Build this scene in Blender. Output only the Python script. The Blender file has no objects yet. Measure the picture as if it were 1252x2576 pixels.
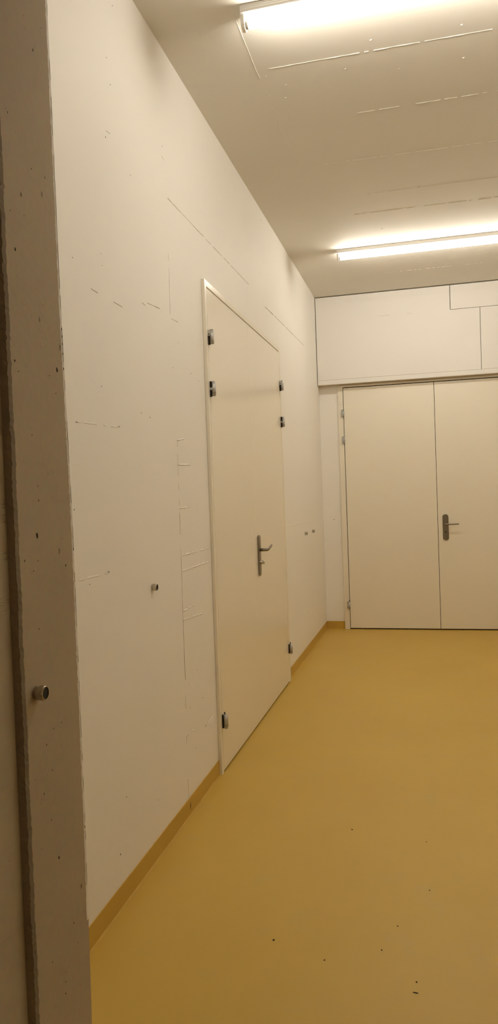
import bpy, bmesh, math, random
from mathutils import Vector, Matrix

random.seed(7)
scn = bpy.context.scene
col = scn.collection

# ------------------------------------------------------------------ dimensions (metres)
H = 3.3353            # ceiling
ROOM_Y0 = 1.385       # room side of the opening wall
NEAR_Y = 1.174        # other side of the opening wall
JX = 0.3495           # jamb face of the opening
RX = 2.27             # right wall
BULK_Y = 7.3505       # front of the panelled bulkhead
BACK_Y = 7.4785       # back wall face
SOFFIT = 2.4625
HB = 0.076            # skirting height
CAM = Vector((1.0695, 0.0, 1.40))

# ------------------------------------------------------------------ materials
def new_mat(name):
    m = bpy.data.materials.new(name); m.use_nodes = True
    nt = m.node_tree
    return m, nt, nt.nodes['Principled BSDF']

def plain(name, color, rough=0.5, metal=0.0, spec=0.5):
    m, nt, b = new_mat(name)
    b.inputs['Base Color'].default_value = (*color, 1)
    b.inputs['Roughness'].default_value = rough
    b.inputs['Metallic'].default_value = metal
    b.inputs['Specular IOR Level'].default_value = spec
    return m

def noisy(name, c1, c2, scale, rough, bump=0.0, bump_scale=60, spec=0.5, detail=6, metal=0.0, stretch=None, rough2=None, bump_dist=0.002):
    m, nt, b = new_mat(name)
    N, L = nt.nodes, nt.links
    tc = N.new('ShaderNodeTexCoord')
    src = tc.outputs['Object']
    if stretch:
        mp = N.new('ShaderNodeMapping'); mp.inputs['Scale'].default_value = stretch
        L.new(src, mp.inputs['Vector']); src = mp.outputs['Vector']
    n = N.new('ShaderNodeTexNoise'); n.inputs['Scale'].default_value = scale; n.inputs['Detail'].default_value = detail
    L.new(src, n.inputs['Vector'])
    r = N.new('ShaderNodeValToRGB')
    r.color_ramp.elements[0].position = 0.3; r.color_ramp.elements[0].color = (*c1, 1)
    r.color_ramp.elements[1].position = 0.7; r.color_ramp.elements[1].color = (*c2, 1)
    L.new(n.outputs['Fac'], r.inputs['Fac']); L.new(r.outputs['Color'], b.inputs['Base Color'])
    b.inputs['Roughness'].default_value = rough
    b.inputs['Specular IOR Level'].default_value = spec
    b.inputs['Metallic'].default_value = metal
    if rough2 is not None:
        mr = N.new('ShaderNodeMapRange'); mr.inputs['From Min'].default_value = .3; mr.inputs['From Max'].default_value = .7
        mr.inputs['To Min'].default_value = rough; mr.inputs['To Max'].default_value = rough2
        L.new(n.outputs['Fac'], mr.inputs['Value']); L.new(mr.outputs['Result'], b.inputs['Roughness'])
    if bump:
        n2 = N.new('ShaderNodeTexNoise'); n2.inputs['Scale'].default_value = bump_scale; n2.inputs['Detail'].default_value = 4
        L.new(src, n2.inputs['Vector'])
        bp = N.new('ShaderNodeBump'); bp.inputs['Strength'].default_value = bump; bp.inputs['Distance'].default_value = bump_dist
        L.new(n2.outputs['Fac'], bp.inputs['Height']); L.new(bp.outputs['Normal'], b.inputs['Normal'])
    return m

M_WALL = noisy('painted_concrete', (.855, .84, .805), (.875, .86, .825), 1.6, .62, bump=.25, bump_scale=9, spec=.25, bump_dist=.004)
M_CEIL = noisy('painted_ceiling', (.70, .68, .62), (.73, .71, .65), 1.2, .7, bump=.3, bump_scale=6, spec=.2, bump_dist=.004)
M_PANEL = noisy('painted_board', (.79, .775, .75), (.81, .795, .77), 1.5, .6, spec=.25)
M_BROWN = noisy('brown_board', (.50, .44, .33), (.55, .48, .37), 3, .8, spec=.2)  # beige-brown soffit colour, darker than the painted boards
M_PORE = plain('dark_pore', (.05, .035, .022), .9, spec=.1)
M_CRACK = plain('hairline_crack', (.36, .31, .24), .9, spec=.1)
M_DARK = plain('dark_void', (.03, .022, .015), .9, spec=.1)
M_DOOR = noisy('door_enamel', (.835, .795, .69), (.845, .805, .70), 2.0, .2, bump=.06, bump_scale=5, spec=.5, bump_dist=.002)
M_FRAME = noisy('frame_enamel', (.82, .775, .67), (.83, .785, .68), 2.0, .28, spec=.5)
M_FLOOR = None
M_SKIRT = noisy('coating_skirting', (.53, .34, .058), (.56, .365, .066), 3.0, .4, bump=.15, bump_scale=25, spec=.35)
M_STEEL = noisy('brushed_steel', (.25, .22, .175), (.30, .265, .215), 40, .34, metal=1.0, stretch=(1, 1, .1))
M_ZINC = noisy('zinc_hinge', (.46, .46, .45), (.54, .54, .53), 30, .5, metal=.85)
M_CHROME = plain('polished_steel', (.50, .46, .39), .2, 1.0)
M_RUBBER = plain('black_rubber', (.012, .009, .007), .6, spec=.3)
M_LAMP = plain('lamp_enamel', (.86, .86, .85), .4)
M_HOLDER = plain('lamp_holder_plastic', (.80, .78, .74), .45)

# floor coating
m, nt, b = new_mat('ochre_floor_coating'); N, L = nt.nodes, nt.links
tc = N.new('ShaderNodeTexCoord')
n1 = N.new('ShaderNodeTexNoise'); n1.inputs['Scale'].default_value = 1.1; n1.inputs['Detail'].default_value = 5; n1.inputs['Roughness'].default_value = .6
n2 = N.new('ShaderNodeTexNoise'); n2.inputs['Scale'].default_value = 5.5; n2.inputs['Detail'].default_value = 7; n2.inputs['Roughness'].default_value = .65
L.new(tc.outputs['Object'], n1.inputs['Vector']); L.new(tc.outputs['Object'], n2.inputs['Vector'])
r1 = N.new('ShaderNodeValToRGB')
r1.color_ramp.elements[0].position = .32; r1.color_ramp.elements[0].color = (.56, .375, .072, 1)
r1.color_ramp.elements[1].position = .68; r1.color_ramp.elements[1].color = (.60, .41, .086, 1)
L.new(n1.outputs['Fac'], r1.inputs['Fac'])
r2 = N.new('ShaderNodeValToRGB')
r2.color_ramp.elements[0].position = .56; r2.color_ramp.elements[0].color = (0, 0, 0, 1)
r2.color_ramp.elements[1].position = .80; r2.color_ramp.elements[1].color = (1, 1, 1, 1)
L.new(n2.outputs['Fac'], r2.inputs['Fac'])
mx = N.new('ShaderNodeMixRGB'); mx.inputs['Color2'].default_value = (.50, .39, .16, 1)
ml = N.new('ShaderNodeMath'); ml.operation = 'MULTIPLY'; ml.inputs[1].default_value = .55
L.new(r2.outputs['Color'], ml.inputs[0]); L.new(ml.outputs['Value'], mx.inputs['Fac'])
L.new(r1.outputs['Color'], mx.inputs['Color1']); L.new(mx.outputs['Color'], b.inputs['Base Color'])
b.inputs['Roughness'].default_value = .42; b.inputs['Specular IOR Level'].default_value = .35
bp = N.new('ShaderNodeBump'); bp.inputs['Strength'].default_value = .12; bp.inputs['Distance'].default_value = .004
n3 = N.new('ShaderNodeTexNoise'); n3.inputs['Scale'].default_value = 14; L.new(tc.outputs['Object'], n3.inputs['Vector'])
L.new(n3.outputs['Fac'], bp.inputs['Height']); L.new(bp.outputs['Normal'], b.inputs['Normal'])
M_FLOOR = m

# bare concrete
def concrete(name, c1, c2, boards=False):
    m, nt, b = new_mat(name); N, L = nt.nodes, nt.links
    tc = N.new('ShaderNodeTexCoord')
    na = N.new('ShaderNodeTexNoise'); na.inputs['Scale'].default_value = 2.2; na.inputs['Detail'].default_value = 8
    nb = N.new('ShaderNodeTexNoise'); nb.inputs['Scale'].default_value = 60; nb.inputs['Detail'].default_value = 5
    L.new(tc.outputs['Object'], na.inputs['Vector']); L.new(tc.outputs['Object'], nb.inputs['Vector'])
    r = N.new('ShaderNodeValToRGB')
    r.color_ramp.elements[0].position = .3; r.color_ramp.elements[0].color = (*c1, 1)
    r.color_ramp.elements[1].position = .7; r.color_ramp.elements[1].color = (*c2, 1)
    L.new(na.outputs['Fac'], r.inputs['Fac'])
    mx = N.new('ShaderNodeMixRGB'); mx.blend_type = 'MULTIPLY'; mx.inputs['Fac'].default_value = .18
    L.new(r.outputs['Color'], mx.inputs['Color1']); L.new(nb.outputs['Color'], mx.inputs['Color2'])
    L.new(mx.outputs['Color'], b.inputs['Base Color'])
    b.inputs['Roughness'].default_value = .8; b.inputs['Specular IOR Level'].default_value = .2
    bp = N.new('ShaderNodeBump'); bp.inputs['Strength'].default_value = .25; bp.inputs['Distance'].default_value = .002
    if boards:
        mp = N.new('ShaderNodeMapping'); mp.inputs['Scale'].default_value = (1, .6, 110)
        L.new(tc.outputs['Object'], mp.inputs['Vector'])
        nw = N.new('ShaderNodeTexNoise'); nw.inputs['Scale'].default_value = 1.0; nw.inputs['Detail'].default_value = 3
        L.new(mp.outputs['Vector'], nw.inputs['Vector'])
        L.new(nw.outputs['Fac'], bp.inputs['Height'])
    else:
        L.new(nb.outputs['Fac'], bp.inputs['Height'])
    L.new(bp.outputs['Normal'], b.inputs['Normal'])
    return m
M_CONC = concrete('bare_concrete', (.50, .425, .31), (.57, .485, .36))
M_CONC2 = concrete('board_marked_concrete', (.52, .455, .34), (.59, .515, .39), True)
M_CONCR = concrete('rough_concrete_arris', (.27, .225, .17), (.35, .295, .225))

# tube light
LAMP_STRENGTH = 60.0
m = bpy.data.materials.new('fluorescent_phosphor'); m.use_nodes = True
nt = m.node_tree; nt.nodes.clear()
em = nt.nodes.new('ShaderNodeEmission'); em.inputs['Color'].default_value = (1.0, .92, .80, 1); em.inputs['Strength'].default_value = LAMP_STRENGTH
ou = nt.nodes.new('ShaderNodeOutputMaterial'); nt.links.new(em.outputs['Emission'], ou.inputs['Surface'])
M_TUBE = m

# ------------------------------------------------------------------ mesh helpers
class MB:
    def __init__(self): self.bm = bmesh.new()
    def box(self, x0, x1, y0, y1, z0, z1, bevel=0.0, mi=0, seg=2):
        t = bmesh.new()
        bmesh.ops.create_cube(t, size=1)
        for v in t.verts:
            v.co = Vector((x0 + (v.co.x + .5) * (x1 - x0), y0 + (v.co.y + .5) * (y1 - y0), z0 + (v.co.z + .5) * (z1 - z0)))
        if bevel: bmesh.ops.bevel(t, geom=t.edges[:], offset=bevel, segments=seg, affect='EDGES', profile=.5)
        self.merge(t, mi); return self
    def merge(self, t, mi=None):
        bmesh.ops.recalc_face_normals(t, faces=t.faces[:])
        mp = {v: self.bm.verts.new(v.co) for v in t.verts}
        for f in t.faces:
            try: nf = self.bm.faces.new([mp[v] for v in f.verts])
            except ValueError: continue
            nf.material_index = f.material_index if mi is None else mi
            nf.smooth = f.smooth
        t.free()
    def cyl(self, p0, p1, r, r2=None, n=24, bevel=0.0, mi=0, smooth=True):
        p0, p1 = Vector(p0), Vector(p1); d = p1 - p0
        t = bmesh.new()
        bmesh.ops.create_cone(t, cap_ends=True, cap_tris=False, segments=n, radius1=r, radius2=r if r2 is None else r2, depth=d.length)
        if bevel:
            ed = [e for e in t.edges if abs(e.verts[0].co.z - e.verts[1].co.z) < 1e-6]
            bmesh.ops.bevel(t, geom=ed, offset=bevel, segments=2, affect='EDGES')
        if smooth:
            for f in t.faces:
                if abs(f.normal.z) < .9: f.smooth = True
        q = Vector((0, 0, 1)).rotation_difference(d.normalized()).to_matrix().to_4x4()
        q.translation = (p0 + p1) / 2
        bmesh.ops.transform(t, matrix=q, verts=t.verts[:])
        self.merge(t, mi); return self
    def lathe(self, p0, axis, prof, n=28, mi=0):
        """prof = (distance along axis, radius) pairs revolved about axis through p0"""
        a = Vector(axis).normalized(); p0 = Vector(p0)
        q = Vector((0, 0, 1)).rotation_difference(a).to_matrix()
        t = bmesh.new(); rings = []
        for s, r in prof:
            rings.append([t.verts.new(p0 + q @ Vector((r * math.cos(2*math.pi*k/n), r * math.sin(2*math.pi*k/n), s))) for k in range(n)])
        for A, B in zip(rings, rings[1:]):
            for k in range(n):
                f = t.faces.new((A[k], A[(k+1) % n], B[(k+1) % n], B[k])); f.smooth = False
        t.faces.new(rings[0][::-1]); t.faces.new(rings[-1])
        self.merge(t, mi); return self
    def prism(self, poly, axis, a0, a1, mi=0, bevel=0.0):
        """extrude a closed polygon given in the two remaining axes from a0 to a1 along axis"""
        t = bmesh.new()
        def P(u, v, a):
            return Vector((a, u, v)) if axis == 'x' else Vector((u, a, v)) if axis == 'y' else Vector((u, v, a))
        A = [t.verts.new(P(u, v, a0)) for u, v in poly]; B = [t.verts.new(P(u, v, a1)) for u, v in poly]
        n = len(poly)
        t.faces.new(A[::-1]); t.faces.new(B)
        for k in range(n): t.faces.new((A[k], A[(k+1) % n], B[(k+1) % n], B[k]))
        bmesh.ops.recalc_face_normals(t, faces=t.faces[:])
        if bevel: bmesh.ops.bevel(t, geom=t.edges[:], offset=bevel, segments=2, affect='EDGES')
        self.merge(t, mi); return self
    def blob(self, place, a, b, r, mi=1, stretch=1.0, tilt=0.0, n=8):
        """small irregular flat pore; place(u,v) gives the 3-D point"""
        vs = []
        for k in range(n):
            th = 2 * math.pi * k / n; rr = r * random.uniform(.7, 1.2)
            du, dv = rr * math.cos(th), rr * math.sin(th) * stretch
            du, dv = du * math.cos(tilt) - dv * math.sin(tilt), du * math.sin(tilt) + dv * math.cos(tilt)
            vs.append(self.bm.verts.new(place(a + du, b + dv)))
        f = self.bm.faces.new(vs); f.material_index = mi
    def strip(self, place, p, q, w, mi=1, step=.05, gap=0.0, jit=.0006):
        """broken hairline from p to q (2-D)"""
        p, q = Vector(p), Vector(q); d = q - p; Ln = d.length; d.normalize(); nrm = Vector((-d.y, d.x))
        k = max(1, int(Ln / step)); pts = []
        for i in range(k + 1):
            c = p + d * (Ln * i / k) + nrm * random.uniform(-jit, jit); ww = w * random.uniform(.45, 1.15) / 2
            pts.append((c + nrm * ww, c - nrm * ww))
        for A, B in zip(pts, pts[1:]):
            if random.random() < gap: continue
            f = self.bm.faces.new([self.bm.verts.new(place(*v)) for v in (A[0], A[1], B[1], B[0])]); f.material_index = mi
    def ridge(self, place3, p, q, w, h, mi=0, step=.02, gap=.0):
        """thin raised seam: place3(u, v, height)"""
        p, q = Vector(p), Vector(q); d = q - p; Ln = d.length; d.normalize(); nrm = Vector((-d.y, d.x))
        k = max(1, int(Ln / step)); rows = []
        for i in range(k + 1):
            c = p + d * (Ln * i / k) + nrm * random.uniform(-.0007, .0007)
            hh = h * random.uniform(.5, 1.1) * (0.0 if i in (0, k) else 1.0); ww = w / 2
            rows.append([self.bm.verts.new(place3(*(c + nrm * ww), 0.0)), self.bm.verts.new(place3(*c, hh)), self.bm.verts.new(place3(*(c - nrm * ww), 0.0))])
        for A, B in zip(rows, rows[1:]):
            if random.random() < gap: continue
            for s in (0, 1):
                f = self.bm.faces.new((A[s], A[s+1], B[s+1], B[s])); f.material_index = mi
    def build(self, name, mats, parent=None, origin=None):
        if not isinstance(mats, (list, tuple)): mats = [mats]
        me = bpy.data.meshes.new(name)
        o = bpy.data.objects.new(name, me)
        if origin is not None:
            bmesh.ops.translate(self.bm, verts=self.bm.verts[:], vec=-Vector(origin))
            o.location = origin
        self.bm.to_mesh(me); self.bm.free()
        for mm in mats: me.materials.append(mm)
        col.objects.link(o)
        if parent is not None:
            o.parent = parent
            o.location = Vector(o.location) - Vector(parent['_w'])
        return o

def tag(o, label=None, cat=None, group=None, kind=None):
    if label: o['label'] = label
    if cat: o['category'] = cat
    if group: o['group'] = group
    if kind: o['kind'] = kind
    return o

def empty(name, loc):
    o = bpy.data.objects.new(name, None); o.location = loc; o['_w'] = list(loc); o.empty_display_size = .1
    col.objects.link(o); return o

def dup(root, loc, label, group=None):
    r = root.copy(); col.objects.link(r); r.location = loc; r['label'] = label
    if group: r['group'] = group
    for ch in list(root.children):
        c = ch.copy(); col.objects.link(c); c.parent = r
        for g in list(ch.children):
            e = g.copy(); col.objects.link(e); e.parent = c
    return r

def Lw(y, z): return Vector((.0004, y, z))          # on the left wall
def Lw3(y, z, h): return Vector((h, y, z))
def Ce3(x, y, h): return Vector((x, y, H - h))
def Fl(x, y): return Vector((x, y, .0004))
def Jb(y, z): return Vector((JX + .0004, y, z))

# ------------------------------------------------------------------ floor
fb = MB(); fb.box(-.25, 2.55, -2.1, 7.65, -.12, 0)
for x, y, r in [(.713, 3.016, .0045), (1.012, 2.958, .003), (.55, 2.219, .004), (1.025, 2.598, .003), (.926, 2.364, .003),
                (.884, 2.23, .003), (.72, 2.15, .003), (.99, 2.10, .003), (1.30, 2.06, .005)]:
    fb.blob(Fl, x, y, r, 1, stretch=1.3)
fb.blob(Fl, .989, 2.054, .0028, 1, stretch=3.2, tilt=1.5)
floor = fb.build('floor', [M_FLOOR, M_PORE])
tag(floor, 'ochre yellow coated concrete floor with a few dark specks', 'floor', kind='structure')

# ------------------------------------------------------------------ ceiling
cb = MB(); cb.box(-.25, 2.55, ROOM_Y0 - .02, 7.65, H, H + .15)
cb.ridge(Ce3, (.353, 2.96), (.351, 3.42), .0045, .0025, gap=.0)
cb.ridge(Ce3, (.352, 3.55), (.351, 5.25), .006, .0012, gap=.45)
cb.ridge(Ce3, (.40, 3.346), (2.2, 3.346), .0045, .0024, gap=.10)
cb.ridge(Ce3, (.75, 3.866), (2.2, 3.866), .005, .0024, gap=.25)
cb.ridge(Ce3, (.50, 4.405), (2.2, 4.425), .008, .0022, gap=.2)
cb.ridge(Ce3, (.70, 4.93), (2.2, 4.945), .007, .002, gap=.3)
cb.ridge(Ce3, (.60, 5.265), (2.2, 5.28), .006, .0022, gap=.3)
cb.ridge(Ce3, (.70, 6.752), (1.6, 6.756), .006, .0018, gap=.5)
for x, y in [(.875, 3.267), (1.269, 3.526), (1.251, 3.276), (.745, 3.452), (.984, 3.524), (.356, 3.825), (.415, 3.801), (.365, 3.567),
             (.458, 3.498), (.435, 3.612), (.361, 3.588), (.39, 3.08), (.47, 3.06), (.52, 3.10), (.60, 3.05), (.384, 3.402), (.774, 5.61)]:
    r = random.uniform(.003, .007)
    cb.ridge(Ce3, (x - r, y), (x + r, y + random.uniform(-.002, .002)), .007, .004, step=r)
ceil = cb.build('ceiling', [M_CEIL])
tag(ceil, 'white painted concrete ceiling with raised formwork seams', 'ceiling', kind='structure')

# ------------------------------------------------------------------ left wall
wb = MB(); wb.box(-.25, 0, ROOM_Y0 - .02, 7.65, 0, H)
dots = [(2.534,3.189,1.2),(2.461,2.962,1),(2.487,2.881,1),(2.427,2.668,1),(3.011,2.896,.9),(2.645,2.625,.9),(2.137,2.162,.8),(2.352,2.24,.7),
        (2.357,2.201,.7),(3.127,2.085,1),(2.312,1.783,.9),(2.659,1.728,1.1),(2.749,1.718,1.2),(3.04,1.96,1),(3.292,1.972,1),(3.412,1.956,.9),
        (2.162,1.13,.9),(2.313,.18,1.3),(2.381,.352,1),(3.288,.451,1.1),(3.315,.309,1.5),(3.1,.459,1),(3.161,.254,1),(2.678,.218,.9),
        (4.946,3.263,1.6),(5.98,1.978,1.8),(6.952,.443,1.6),(2.078,1.372,1.1),(4.885,2.878,1.2),(5.106,2.94,1.2),(3.22,.60,.8),(3.09,.57,.8),(3.4,.5,.8)]
for y, z, s in dots:
    wb.blob(Lw, y, z, .0024 * s, 1, stretch=random.uniform(1, 1.5), tilt=random.uniform(-.3, .3))
for _ in range(60):
    wb.blob(Lw, random.uniform(1.9, 7.3), random.uniform(.2, 3.2), random.uniform(.0008, .0015), 2)
for p, q, w, g in [((2.433,2.694),(2.469,2.698),.004,0), ((3.006,2.852),(3.029,2.844),.003,0), ((3.027,2.694),(3.706,2.702),.0035,.05),
                (( 3.706,2.702),(4.526,2.715),.003,.12), ((4.988,2.684),(5.309,2.694),.007,.2), ((5.309,2.694),(6.622,2.721),.0045,.05),
                ((2.26,2.097),(2.313,2.097),.003,.1), ((2.439,2.097),(2.518,2.097),.004,.1), ((2.684,2.164),(2.744,2.158),.003,.2),
                ((2.767,2.173),(2.909,2.183),.003,.2), ((3.04,2.454),(3.034,2.189),.0022,.1), ((3.044,2.172),(3.132,2.177),.003,.15),
                ((3.050,1.962),(3.063,1.895),.003,.4), ((3.067,1.652),(3.057,1.522),.003,.35), ((3.062,1.522),(3.055,1.139),.003,.3),
                ((3.055,1.139),(3.049,.86),.0045,.05), ((3.049,.86),(3.05,.597),.0045,.1), ((3.046,.56),(3.03,.17),.003,.75),
                ((3.032,.163),(3.037,.076),.004,.05)]:
    wb.strip(Lw, p, q, w, 2, step=.03, gap=g)
for p, q in [((3.061,1.648),(3.17,1.661)), ((3.064,1.541),(3.23,1.546)), ((3.06,1.142),(3.479,1.142)), ((3.063,1.073),(3.471,1.077)),
             ((3.059,.897),(3.223,.903)), ((3.049,.86),(3.337,.842)), ((3.043,.352),(3.155,.347)), ((3.314,.302),(3.435,.322)),
             ((2.074,1.151),(2.315,1.151)), ((5.596,1.139),(6.404,1.143)), ((2.113,1.647),(2.447,1.655)), ((3.06,1.35),(3.2,1.352))]:
    wb.ridge(Lw3, p, q, .008, .0012 if p[0] < 3 else .0026, mi=0, step=.018, gap=.28)
wl = wb.build('wall_left', [M_WALL, M_PORE, M_CRACK])
tag(wl, 'long white painted concrete wall with hairline cracks and pores', 'wall', kind='structure')

# right wall (outside the frame, bounces light)
rb = MB(); rb.box(RX, 2.55, ROOM_Y0 - .02, 7.65, 0, H)
tag(rb.build('wall_right', [M_WALL]), 'white painted concrete wall opposite the cracked wall', 'wall', kind='structure')

# back wall below and behind the bulkhead
bb = MB(); bb.box(-.02, RX + .02, BACK_Y, 7.65, 0, H)
bb.blob(lambda x, z: Vector((x, BACK_Y - .0004, z)), .107, 1.114, .004, 1)
tag(bb.build('wall_back', [M_WALL, M_PORE]), 'white end wall holding the double door below the panelled bulkhead', 'wall', kind='structure')

# opening wall: jamb with a bare concrete reveal, white paint on the room side
far = [(0, 1.384), (.304, 1.384), (.701, 1.391), (1.008, 1.391), (1.367, 1.391), (1.666, 1.382), (1.853, 1.378), (2.172, 1.376), (2.408, 1.374), (H, 1.374)]
def lerp(tab, z):
    for (a, ya), (b_, yb) in zip(tab, tab[1:]):
        if z <= b_: return ya + (yb - ya) * (z - a) / (b_ - a)
    return tab[-1][1]
jb = MB(); bm = jb.bm
nz = 520; rows = []
SETBACK = .016
for i in range(nz + 1):
    z = H * i / nz
    yf = lerp(far, z) + random.uniform(-.0006, .0006)
    yn = NEAR_Y + random.uniform(-.0016, .0016) + .0011 * math.sin(z * 37) * math.sin(z * 11 + 1)
    if random.random() < .04: yn += random.uniform(.001, .004)
    c = []
    c.append(bm.verts.new((-.25, yf + .004, z)))                                   # 0 room side, painted
    c.append(bm.verts.new((JX - .004, yf + .003, z)))                              # 1
    c.append(bm.verts.new((JX, yf, z)))                                            # 2 arris, painted over
    c.append(bm.verts.new((JX, yf - .0075 + random.uniform(-.0012, .0012), z)))    # 3 end of the paint
    c.append(bm.verts.new((JX, yn + .010, z)))                                     # 4 reveal
    c.append(bm.verts.new((JX - .0015 + random.uniform(-.001, .0005), yn, z)))     # 5 rough arris
    c.append(bm.verts.new((JX - .009, NEAR_Y - .0015 + random.uniform(-.001, .001), z)))   # 6
    c.append(bm.verts.new((JX - SETBACK, NEAR_Y - .0025, z)))                      # 7 inner corner
    c.append(bm.verts.new((-.25, NEAR_Y - .0025, z)))                              # 8
    rows.append(c)
fm = [1, 1, 1, 0, 2, 2, 2, 0, 1]
for A, B in zip(rows, rows[1:]):
    for k in range(9):
        f = bm.faces.new((A[k], A[(k+1) % 9], B[(k+1) % 9], B[k])); f.material_index = 0 if (k == 2 and A[0].co.z < .52) else fm[k]
bm.faces.new(rows[0]); bm.faces.new(rows[-1])
bmesh.ops.recalc_face_normals(bm, faces=bm.faces[:])
pits = [(1.308,2.271),(1.207,2.103),(1.283,2.034),(1.213,1.86),(1.242,1.969),(1.202,1.926),(1.334,2.038),(1.196,1.656),(1.206,1.638),(1.351,1.663),
        (1.319,1.647),(1.244,1.525),(1.258,1.43),(1.258,1.403),(1.247,1.336),(1.2,1.294),(1.353,1.27),(1.246,1.289),(1.229,1.272),(1.24,1.162),
        (1.277,.962),(1.249,.94),(1.309,.964),(1.267,.884),(1.232,.853),(1.255,.793),(1.277,.71),(1.362,.609),(1.324,.554),(1.338,.505),
        (1.237,.529),(1.283,.461),(1.281,.439),(1.342,1.615),(1.367,1.714)]
big = {(1.247,1.336): 2.6, (1.351,1.663): 2.2, (1.213,1.86): 1.8, (1.353,1.27): 1.5, (1.277,.71): 1.7, (1.308,2.271): 1.6, (1.196,1.656): 1.5}
for y, z in pits:
    jb.blob(Jb, y, z, .0013 * big.get((y, z), 1), 3, stretch=random.uniform(1.2, 2), tilt=random.uniform(-.5, .5))
for y, z in [(1.242,1.97),(1.32,2.0),(1.367,1.71),(1.362,.609),(1.29,1.75),(1.33,1.3)]:
    jb.blob(Jb, y, z, .003, 4, stretch=2.0)
for _ in range(70):
    jb.blob(Jb, random.uniform(1.19, 1.37), random.uniform(.05, 2.4), random.uniform(.0004, .001), random.choice((3, 4)), stretch=random.uniform(1, 2))
z = .55
while z < 2.42:                      # broken dark line where the paint meets the arris
    dz = random.uniform(.01, .05)
    if random.random() < .62:
        jb.strip(Jb, (lerp(far, z) - .0018, z), (lerp(far, z + dz) - .0018, z + dz), .0016, 4, step=.012, jit=.0004)
    z += dz
for z in (1.72, 1.735, 1.75, 1.70, 1.67, 1.30, .72):
    jb.blob(Jb, lerp(far, z) - .003, z, .0016, 3, stretch=2.0)
# lintel and right-hand side of the opening (beyond the frame)
jb.box(JX, 1.92, NEAR_Y, ROOM_Y0 - .005, 2.47, H, mi=0)
jb.box(1.92, 2.55, NEAR_Y, ROOM_Y0 - .005, 0, H, mi=0)
jb.box(JX, 1.92, ROOM_Y0 - .004, ROOM_Y0 - .001, 2.47, H, mi=1)
jb.box(1.92, RX, ROOM_Y0 - .004, ROOM_Y0 - .001, 0, H, mi=1)
wf = jb.build('wall_front', [M_CONC, M_WALL, M_CONCR, M_PORE, M_CONCR])
tag(wf, 'bare grey-brown concrete jamb with pores and a painted far arris', 'wall', kind='structure')

# wall on the near side of the opening, and the dim space around the camera
nb_ = MB(); nb_.box(-.25, JX - SETBACK, -1.1, NEAR_Y - .003, 0, 2.9)
NS = lambda y, z: Vector((JX - SETBACK + .0004, y, z))
for _ in range(40):
    nb_.blob(NS, random.uniform(1.0, 1.16), random.uniform(.1, 2.2), random.uniform(.0005, .0011), 1, stretch=1.5)
for z in [1.405, 1.398, 1.392, 1.378, 1.372, 1.366, 1.31, 1.30, 1.235, 1.228, 1.222, 1.212]:
    nb_.ridge(lambda y, zz, h: Vector((JX - SETBACK + h, y, zz)), (1.03 + random.uniform(0, .06), z), (1.17, z - .001), .003, .0009, step=.012, gap=.2)
tag(nb_.build('wall_near', [M_CONC2, M_PORE]), 'board marked concrete wall just before the jamb, at the left edge', 'wall', kind='structure')
ob_ = MB()
ob_.box(2.3, 2.55, -1.1, NEAR_Y - .003, 0, 2.9)
ob_.box(-.25, 2.55, -1.3, -1.1, 0, 2.9)
tag(ob_.build('wall_behind', [M_WALL]), 'unseen white bounce walls of the dim space behind the viewer', 'wall', kind='structure')  # unseen walls, whitened and set close to bounce light onto the jamb
oc_ = MB(); oc_.box(-.25, 2.55, -1.3, NEAR_Y - .003, 2.9, 3.05)
tag(oc_.build('ceiling_near', [M_CEIL]), 'unseen low white bounce ceiling of the dim space behind the viewer', 'ceiling', kind='structure')  # unseen ceiling, made white to bounce light towards the jamb

# ------------------------------------------------------------------ skirtings (coved, same coating as the floor)
def cove(n=5):
    pr = [(0, .0), (0, HB), (.0028, HB - .0008), (.003, .0062)]
    for k in range(1, n + 1):
        a = math.pi / 2 * k / n
        pr.append((.003 + .005 * (1 - math.cos(a)), .0062 - .0060 * math.sin(a)))
    return pr
def skirting(name, y0, y1, label, crack=None):
    s = MB(); s.prism(cove(), 'y', y0, y1)
    if crack:
        s.strip(lambda y, z: Vector((.0036, y, z)), (crack, .058), (crack - .002, .022), .006, 1, step=.012)
        s.blob(lambda y, z: Vector((.0038, y, z)), crack, .040, .004, 1, stretch=2.2)
    tag(s.build(name, [M_SKIRT, M_PORE]), label, 'skirting', kind='structure')
skirting('baseboard_left', 1.392, 3.506, 'ochre coved skirting between the concrete jamb and the single-colour side door', 3.047)
skirting('baseboard_left.001', 5.379, BACK_Y - .001, 'short ochre coved skirting between the side door and the far corner')
s = MB(); s.prism([(BACK_Y - u, v) for u, v in cove()], 'x', .003, .187)
s.strip(lambda x, z: Vector((x, BACK_Y - .0036, z)), (.03, .045), (.10, .035), .004, 1, step=.015, gap=.3)
s.strip(lambda x, z: Vector((x, BACK_Y - .0036, z)), (.045, .06), (.05, .035), .004, 1, step=.012, gap=.2)
tag(s.build('baseboard_back', [M_SKIRT, M_CRACK]), 'scuffed ochre skirting beside the frame of the far double door', 'skirting', kind='structure')
s = MB(); s.prism([(RX - u, v) for u, v in cove()], 'y', 1.392, BACK_Y - .001)
tag(s.build('baseboard_right', [M_SKIRT]), 'ochre coved skirting along the opposite wall', 'skirting', kind='structure')

# ------------------------------------------------------------------ bulkhead of boards above the far door
tr = empty('trim_1', (RX / 2, BULK_Y, SOFFIT))
tag(tr, 'white panelled bulkhead with dark joints above the far double door', 'bulkhead', kind='structure')
def panel(x0, x1, z0, z1, nm='bulkhead_panel'):
    p = MB(); p.box(x0, x1, BULK_Y, BULK_Y + .025, z0, z1, bevel=.0012, seg=1); p.build(nm, [M_PANEL], tr)
k = MB(); k.box(.02, RX - .002, BULK_Y + .026, BACK_Y - .001, SOFFIT + .02, H - .012); k.build('carcass', [M_DARK], tr)
ZJ = 3.0945
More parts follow.
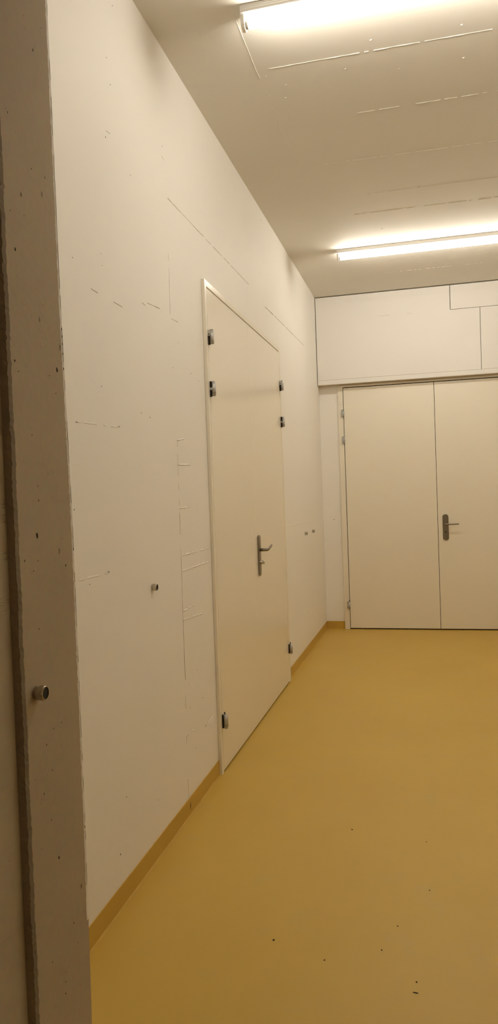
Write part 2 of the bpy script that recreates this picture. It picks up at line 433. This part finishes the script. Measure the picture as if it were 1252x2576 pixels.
# left board reaches from the soffit to the ceiling joint, notched by the long upper board on the right
p = MB(); p.prism([(.0065, 2.508), (1.5675, 2.508), (1.5675, ZJ - .0018), (1.2995, ZJ - .0018), (1.2975, ZJ + .0018), (1.2975, H - .009), (.0065, H - .009)], 'y', BULK_Y, BULK_Y + .025, bevel=.001)
p.strip(lambda x, z: Vector((x, BULK_Y - .0004, z)), (.62, ZJ), (.95, ZJ), .002, 1, step=.05, gap=.5)
p.build('bulkhead_panel', [M_PANEL, M_CRACK], tr)
panel(1.3025, RX - .003, ZJ + .0022, H - .009)
panel(1.5715, RX - .003, 2.508, ZJ - .002)
p = MB(); p.box(.0065, RX - .003, BULK_Y, BULK_Y + .025, SOFFIT, 2.5068, bevel=.001, seg=1); p.build('bottom_strip', [M_PANEL], tr)
p = MB(); p.box(.002, RX - .003, BULK_Y + .0255, BACK_Y - .001, SOFFIT, SOFFIT + .018); p.build('soffit_board', [M_BROWN], tr)

# ------------------------------------------------------------------ hinges
def hinge(parent, kind, loc, sgn, axis):
    """lift-off hinge. axis 'x': door faces +x, leaf lies towards +y*sgn; axis 'y': door faces -y, leaf lies towards +x*sgn"""
    def T(out, along, z):
        return Vector((loc[0] + out, loc[1] + along * sgn, loc[2] + z)) if axis == 'x' else Vector((loc[0] + along * sgn, loc[1] - out, loc[2] + z))
    def bx(mb, o0, o1, a0, a1, z0, z1, mi=0, bev=.0012):
        P, Q = T(o0, a0, z0), T(o1, a1, z1)
        mb.box(min(P.x, Q.x), max(P.x, Q.x), min(P.y, Q.y), max(P.y, Q.y), z0 + loc[2], z1 + loc[2], bevel=bev, mi=mi, seg=1)
    h = MB()
    bx(h, 0, .005, .002, .026, -.034, .034)                                        # plate on the leaf
    h.cyl(T(.0185, .003, -.0365), T(.0185, .003, .0365), .0088, bevel=.0012)       # barrel standing off the door
    bx(h, .010, .027, .003, .016, -.031, .022)                                     # body of the leaf half
    if kind == 'upper':
        bx(h, 0, .016, -.005, .004, .004, .034)                                    # arm to the frame
        bx(h, .0005, .0105, -.004, .003, -.040, .003, 1, .0006)                    # solid dark block painting the shade in the slot under the arm
        h.cyl(T(.006, -.0042, .013), T(.006, -.0052, .013), .0032, n=12, mi=1)
    elif kind == 'lower':
        bx(h, 0, .016, -.005, .004, -.006, .006)
        bx(h, .0005, .0095, -.004, .003, .007, .037, 1, .0006)  # dark blocks above and below the arm paint the recess shade
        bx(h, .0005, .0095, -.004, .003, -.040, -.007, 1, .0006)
    else:
        bx(h, .0005, .0085, -.004, .003, -.034, .034, 1, .0006)  # dark block painting the shade behind the barrel, full height
        bx(h, 0, .014, -.0035, .004, .026, .034)
        h.cyl(T(.013, .003, .037), T(.013, .003, .047), .0032, mi=1)
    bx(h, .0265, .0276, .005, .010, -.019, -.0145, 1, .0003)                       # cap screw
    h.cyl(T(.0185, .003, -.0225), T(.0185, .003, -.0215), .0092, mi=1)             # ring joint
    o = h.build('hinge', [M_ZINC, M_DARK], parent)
    o['label'] = 'grey steel hinge'

def rounded_plate(n=8):
    """unit stadium outline, half width w, half height hh"""
    def f(w, hh):
        pts = []
        for k in range(n + 1): a = math.pi * k / n; pts.append((w * math.cos(a), hh - w * .75 + w * .75 * math.sin(a)))
        for k in range(n + 1): a = math.pi + math.pi * k / n; pts.append((w * math.cos(a), -hh + w * .75 + w * .75 * math.sin(a)))
        return pts
    return f
stadium = rounded_plate()

# ------------------------------------------------------------------ door_1: double door in the left wall
LX = .017                  # frame and leaf faces are flush
Y0, YM, Y1 = 3.5405, 4.370, 5.318
ZT = 2.436
d1 = empty('door_1', (0, (Y0 + Y1) / 2, 0))
tag(d1, 'cream enamelled double door in the long left wall', 'door', kind='structure')
f = MB()
f.box(.0005, LX, 3.507, Y0 - .003, .0, ZT + .036, bevel=.0022)
f.box(.0005, LX, Y1 + .008, 5.378, .0, ZT + .036, bevel=.0022)
f.box(.0005, LX, Y0 - .003, Y1 + .008, ZT + .004, ZT + .036, bevel=.0022)
f.box(.0002, .003, Y0 - .003, Y1 + .008, .001, ZT + .004, mi=1)
f.build('door_frame', [M_FRAME, M_DARK], d1)
for a, b_ in ((Y0, YM - .0012), (YM + .0012, Y1)):
    l = MB(); l.box(.0035, LX, a, b_, .011, ZT - .003, bevel=.0012)
    l.build('door_leaf', [M_DOOR], d1)
for z, kd in ((2.190, 'upper'), (1.932, 'lower'), (.262, 'bottom')):
    hinge(d1, kd, (LX, 3.537, z), 1, 'x')
for z, kd in ((2.188, 'upper'), (1.922, 'lower'), (.250, 'bottom')):
    hinge(d1, kd, (LX, 5.323, z), 1, 'x')
hp = MB(); hy, hz = 4.466, 1.0175
hp.prism([(hy + u, hz + v) for u, v in stadium(.026, .127)], 'x', LX + .0002, LX + .010, bevel=.0015)
plate = hp.build('handle_plate', [M_STEEL], d1); plate['label'] = 'long brushed steel handle plate'
plate['_w'] = [0, 0, 0]
def sub(mb, name, mats, label, part, root):
    o = mb.build(name, mats); o.parent = part
    return o
# lever: neck out from the plate, then an arm along the door with a rounded elbow
def tube(pts, radii, n=14):
    mb = MB(); t = bmesh.new(); rings = []
    P = [Vector(p) for p in pts]
    for i, p in enumerate(P):
        d = (P[min(i+1, len(P)-1)] - P[max(i-1, 0)]).normalized()
        up = Vector((0, 0, 1)); s = d.cross(up).normalized(); u2 = s.cross(d).normalized()
        ra, rb_ = radii[i]
        rings.append([t.verts.new(p + s * ra * math.cos(2*math.pi*k/n) + u2 * rb_ * math.sin(2*math.pi*k/n)) for k in range(n)])
    for A, B in zip(rings, rings[1:]):
        for k in range(n):
            fc = t.faces.new((A[k], A[(k+1) % n], B[(k+1) % n], B[k])); fc.smooth = True
    t.faces.new(rings[0][::-1]); t.faces.new(rings[-1])
    mb.merge(t, 0); return mb
lz = 1.052
lev = tube([(LX+.008, hy, lz), (LX+.040, hy, lz), (LX+.052, hy+.003, lz), (LX+.058, hy+.012, lz+.001), (LX+.058, hy+.07, lz+.010), (LX+.056, hy+.125, lz+.018)],
           [(.010, .010), (.0095, .0095), (.0095, .0095), (.009, .009), (.007, .0095), (.006, .009)])
lever = sub(lev, 'lever', [M_STEEL], 'brushed steel lever', plate, d1)
kn = MB(); kn.lathe((LX + .008, hy + .002, .974), (1, 0, 0), [(0, .0125), (.012, .0125), (.014, .011), (.024, .011), (.027, .0085)])
kn.box(LX + .026, LX + .034, hy - .001, hy + .005, .966, .982, bevel=.001)
sub(kn, 'thumb_turn', [M_CHROME], 'small polished lock cylinder', plate, d1)

# ------------------------------------------------------------------ door_2: double door in the end wall
BY = BACK_Y
LF = BY - .031            # leaf face
d2 = empty('door_2', (1.128, BY, 0))
tag(d2, 'cream enamelled double door in the end wall under the bulkhead', 'door', kind='structure')
f = MB()
f.box(.187, .2385, BY - .024, BY - .0005, 0, SOFFIT - .002, bevel=.0015)
f.box(2.018, 2.069, BY - .024, BY - .0005, 0, SOFFIT - .002, bevel=.0015)
f.box(.2385, 2.018, BY - .024, BY - .0005, 2.4395, SOFFIT - .002, bevel=.0015)
f.box(.2385, 2.018, BY - .003, BY - .0002, .001, 2.4395, mi=1)
f.build('door_frame', [M_FRAME, M_DARK], d2)
for a, b_ in ((.2445, 1.1252), (1.1295, 2.012)):
    l = MB(); l.box(a, b_, LF, BY - .004, .012, 2.4305, bevel=.0012); l.build('door_leaf', [M_DOOR], d2)
for z, kd in ((2.180, 'upper'), (1.913, 'lower'), (.245, 'bottom')):
    hinge(d2, kd, (.2415, BY - .024, z), -1, 'y')
hp = MB(); px, pz = 1.200, 1.010
hp.prism([(px + u, pz + v) for u, v in stadium(.028, .127)], 'y', LF - .010, LF - .0002, bevel=.0015)
hp.cyl((px + .001, LF - .0105, .964), (px + .001, LF - .009, .964), .0085, mi=0)
plate2 = hp.build('handle_plate', [M_STEEL], d2); plate2['label'] = 'long brushed steel handle plate'
lz2 = 1.041
lev = tube([(px-.004, LF-.008, lz2), (px-.004, LF-.040, lz2), (px-.001, LF-.052, lz2), (px+.008, LF-.057, lz2), (px+.07, LF-.057, lz2), (px+.124, LF-.055, lz2)],
           [(.010, .010), (.0095, .0095), (.009, .009), (.008, .0085), (.007, .0075), (.006, .0065)])
sub(lev, 'lever', [M_STEEL], 'brushed steel lever', plate2, d2)
kh = MB(); kh.cyl((px + .001, LF - .0118, .966), (px + .001, LF - .0102, .966), .0055, mi=0, n=14)
kh.box(px - .0015, px + .0035, LF - .0118, LF - .0102, .954, .965)
sub(kh, 'keyhole', [M_DARK], 'dark keyhole', plate2, d2)

# ------------------------------------------------------------------ steel door buffers on the walls
def buffer(loc, label):
    r = empty('door_buffer', loc)
    tag(r, label, 'door stop', 'round steel door buffers on the left-hand walls')
    bdy = MB()
    bdy.lathe(Vector(loc), (1, 0, 0), [(.0002, .0128), (.0055, .0135), (.0058, .0130), (.0066, .0130), (.0070, .0138), (.0185, .0138), (.020, .0128), (.020, .0112), (.0110, .0110)], n=20)
    o = bdy.build('steel_sleeve', [M_CHROME], r)
    pl_ = MB(); pl_.lathe(Vector(loc), (1, 0, 0), [(.0112, .0109), (.0186, .0109), (.0192, .0100)], n=16)
    pl_.build('rubber_core', [M_RUBBER], r)
    return r
b0 = buffer((JX + .0002, 1.2195, 1.047), 'round steel door buffer on the bare concrete jamb')
GB = 'round steel door buffers on the left-hand walls'
dup(b0, (.0002, 2.703, 1.050), 'lone round steel door buffer on the white wall between the jamb and the side door', GB)
dup(b0, (.0002, 6.320, 1.043), 'steel door buffer of the far pair, nearer the side door', GB)
dup(b0, (.0002, 6.717, 1.040), 'steel door buffer of the far pair, nearer the far corner', GB)

# ------------------------------------------------------------------ fluorescent lights
def light(y, label):
    x0, ln = .391, 1.50
    r = empty('ceiling_light', (x0, y, H))
    tag(r, label, 'ceiling light', 'fluorescent battens on the ceiling')
    hs = MB()
    half = [(.038, H - .001), (.038, H - .005), (.0355, H - .0065), (.0355, H - .012), (.034, H - .0135), (.034, H - .019), (.032, H - .0205), (.031, H - .026), (.022, H - .034)]
    prof = [(-u, v) for u, v in half] + half[::-1]
    hs.prism([(y + u, v) for u, v in prof], 'x', x0, x0 + ln)
    hs.build('housing', [M_LAMP], r)
    zc = H - .0605
    for s in (0, 1):
        hx = x0 if s == 0 else x0 + ln
        dr = 1 if s == 0 else -1
        eb = MB()
        outline = [(y - .034, H - .0345), (y + .034, H - .0345), (y + .026, zc - .010), (y + .016, zc - .0195), (y - .016, zc - .0195), (y - .026, zc - .010)]
        eb.prism(outline, 'x', min(hx, hx + dr * .015), max(hx, hx + dr * .015), bevel=.002)
        eb.build('lamp_holder', [M_HOLDER], r)
    tb = MB(); tb.cyl((x0 + .027, y, zc), (x0 + ln - .027, y, zc), .0165, n=28)
    t = tb.build('tube', [M_TUBE], r)
    for s in (0, 1):
        a = x0 + .0155 if s == 0 else x0 + ln - .0268
        cp = MB(); cp.cyl((a, y, zc), (a + .0113, y, zc), .0155, n=24, bevel=.001)
        o = cp.build('tube_cap', [M_STEEL]); o.parent = t
    return r
light(2.920, 'nearer fluorescent batten on the ceiling, cut by the top edge')
light(6.003, 'farther fluorescent batten on the ceiling in front of the bulkhead')

for o in bpy.data.objects:
    if '_w' in o: del o['_w']

# ------------------------------------------------------------------ world, camera, view
w = bpy.data.worlds.new('world'); scn.world = w; w.use_nodes = True
w.node_tree.nodes['Background'].inputs['Color'].default_value = (0, 0, 0, 1)

cam = bpy.data.cameras.new('camera'); co = bpy.data.objects.new('camera', cam); col.objects.link(co)
cam.sensor_fit = 'VERTICAL'; cam.sensor_height = 24.0; cam.lens = 1853.7729 * 24.0 / 2576.0
cam.clip_start = .02; cam.clip_end = 60
R = Vector((.97030798, .23919641, -.0358818)); U = Vector((.02910013, .03182462, .99906976)); F = Vector((-.24011583, .97044952, -.02391904))
Mx = Matrix((R, U, -F)).transposed().to_4x4(); Mx.translation = CAM
co.matrix_world = Mx
scn.camera = co

scn.view_settings.view_transform = 'Standard'
scn.view_settings.look = 'None'
scn.view_settings.exposure = 0.0
scn.view_settings.gamma = 1.0
scn.view_settings.use_curve_mapping = False
scn.cycles.use_denoising = True
scn.cycles.max_bounces = 16
scn.cycles.diffuse_bounces = 12
scn.cycles.sample_clamp_indirect = 10
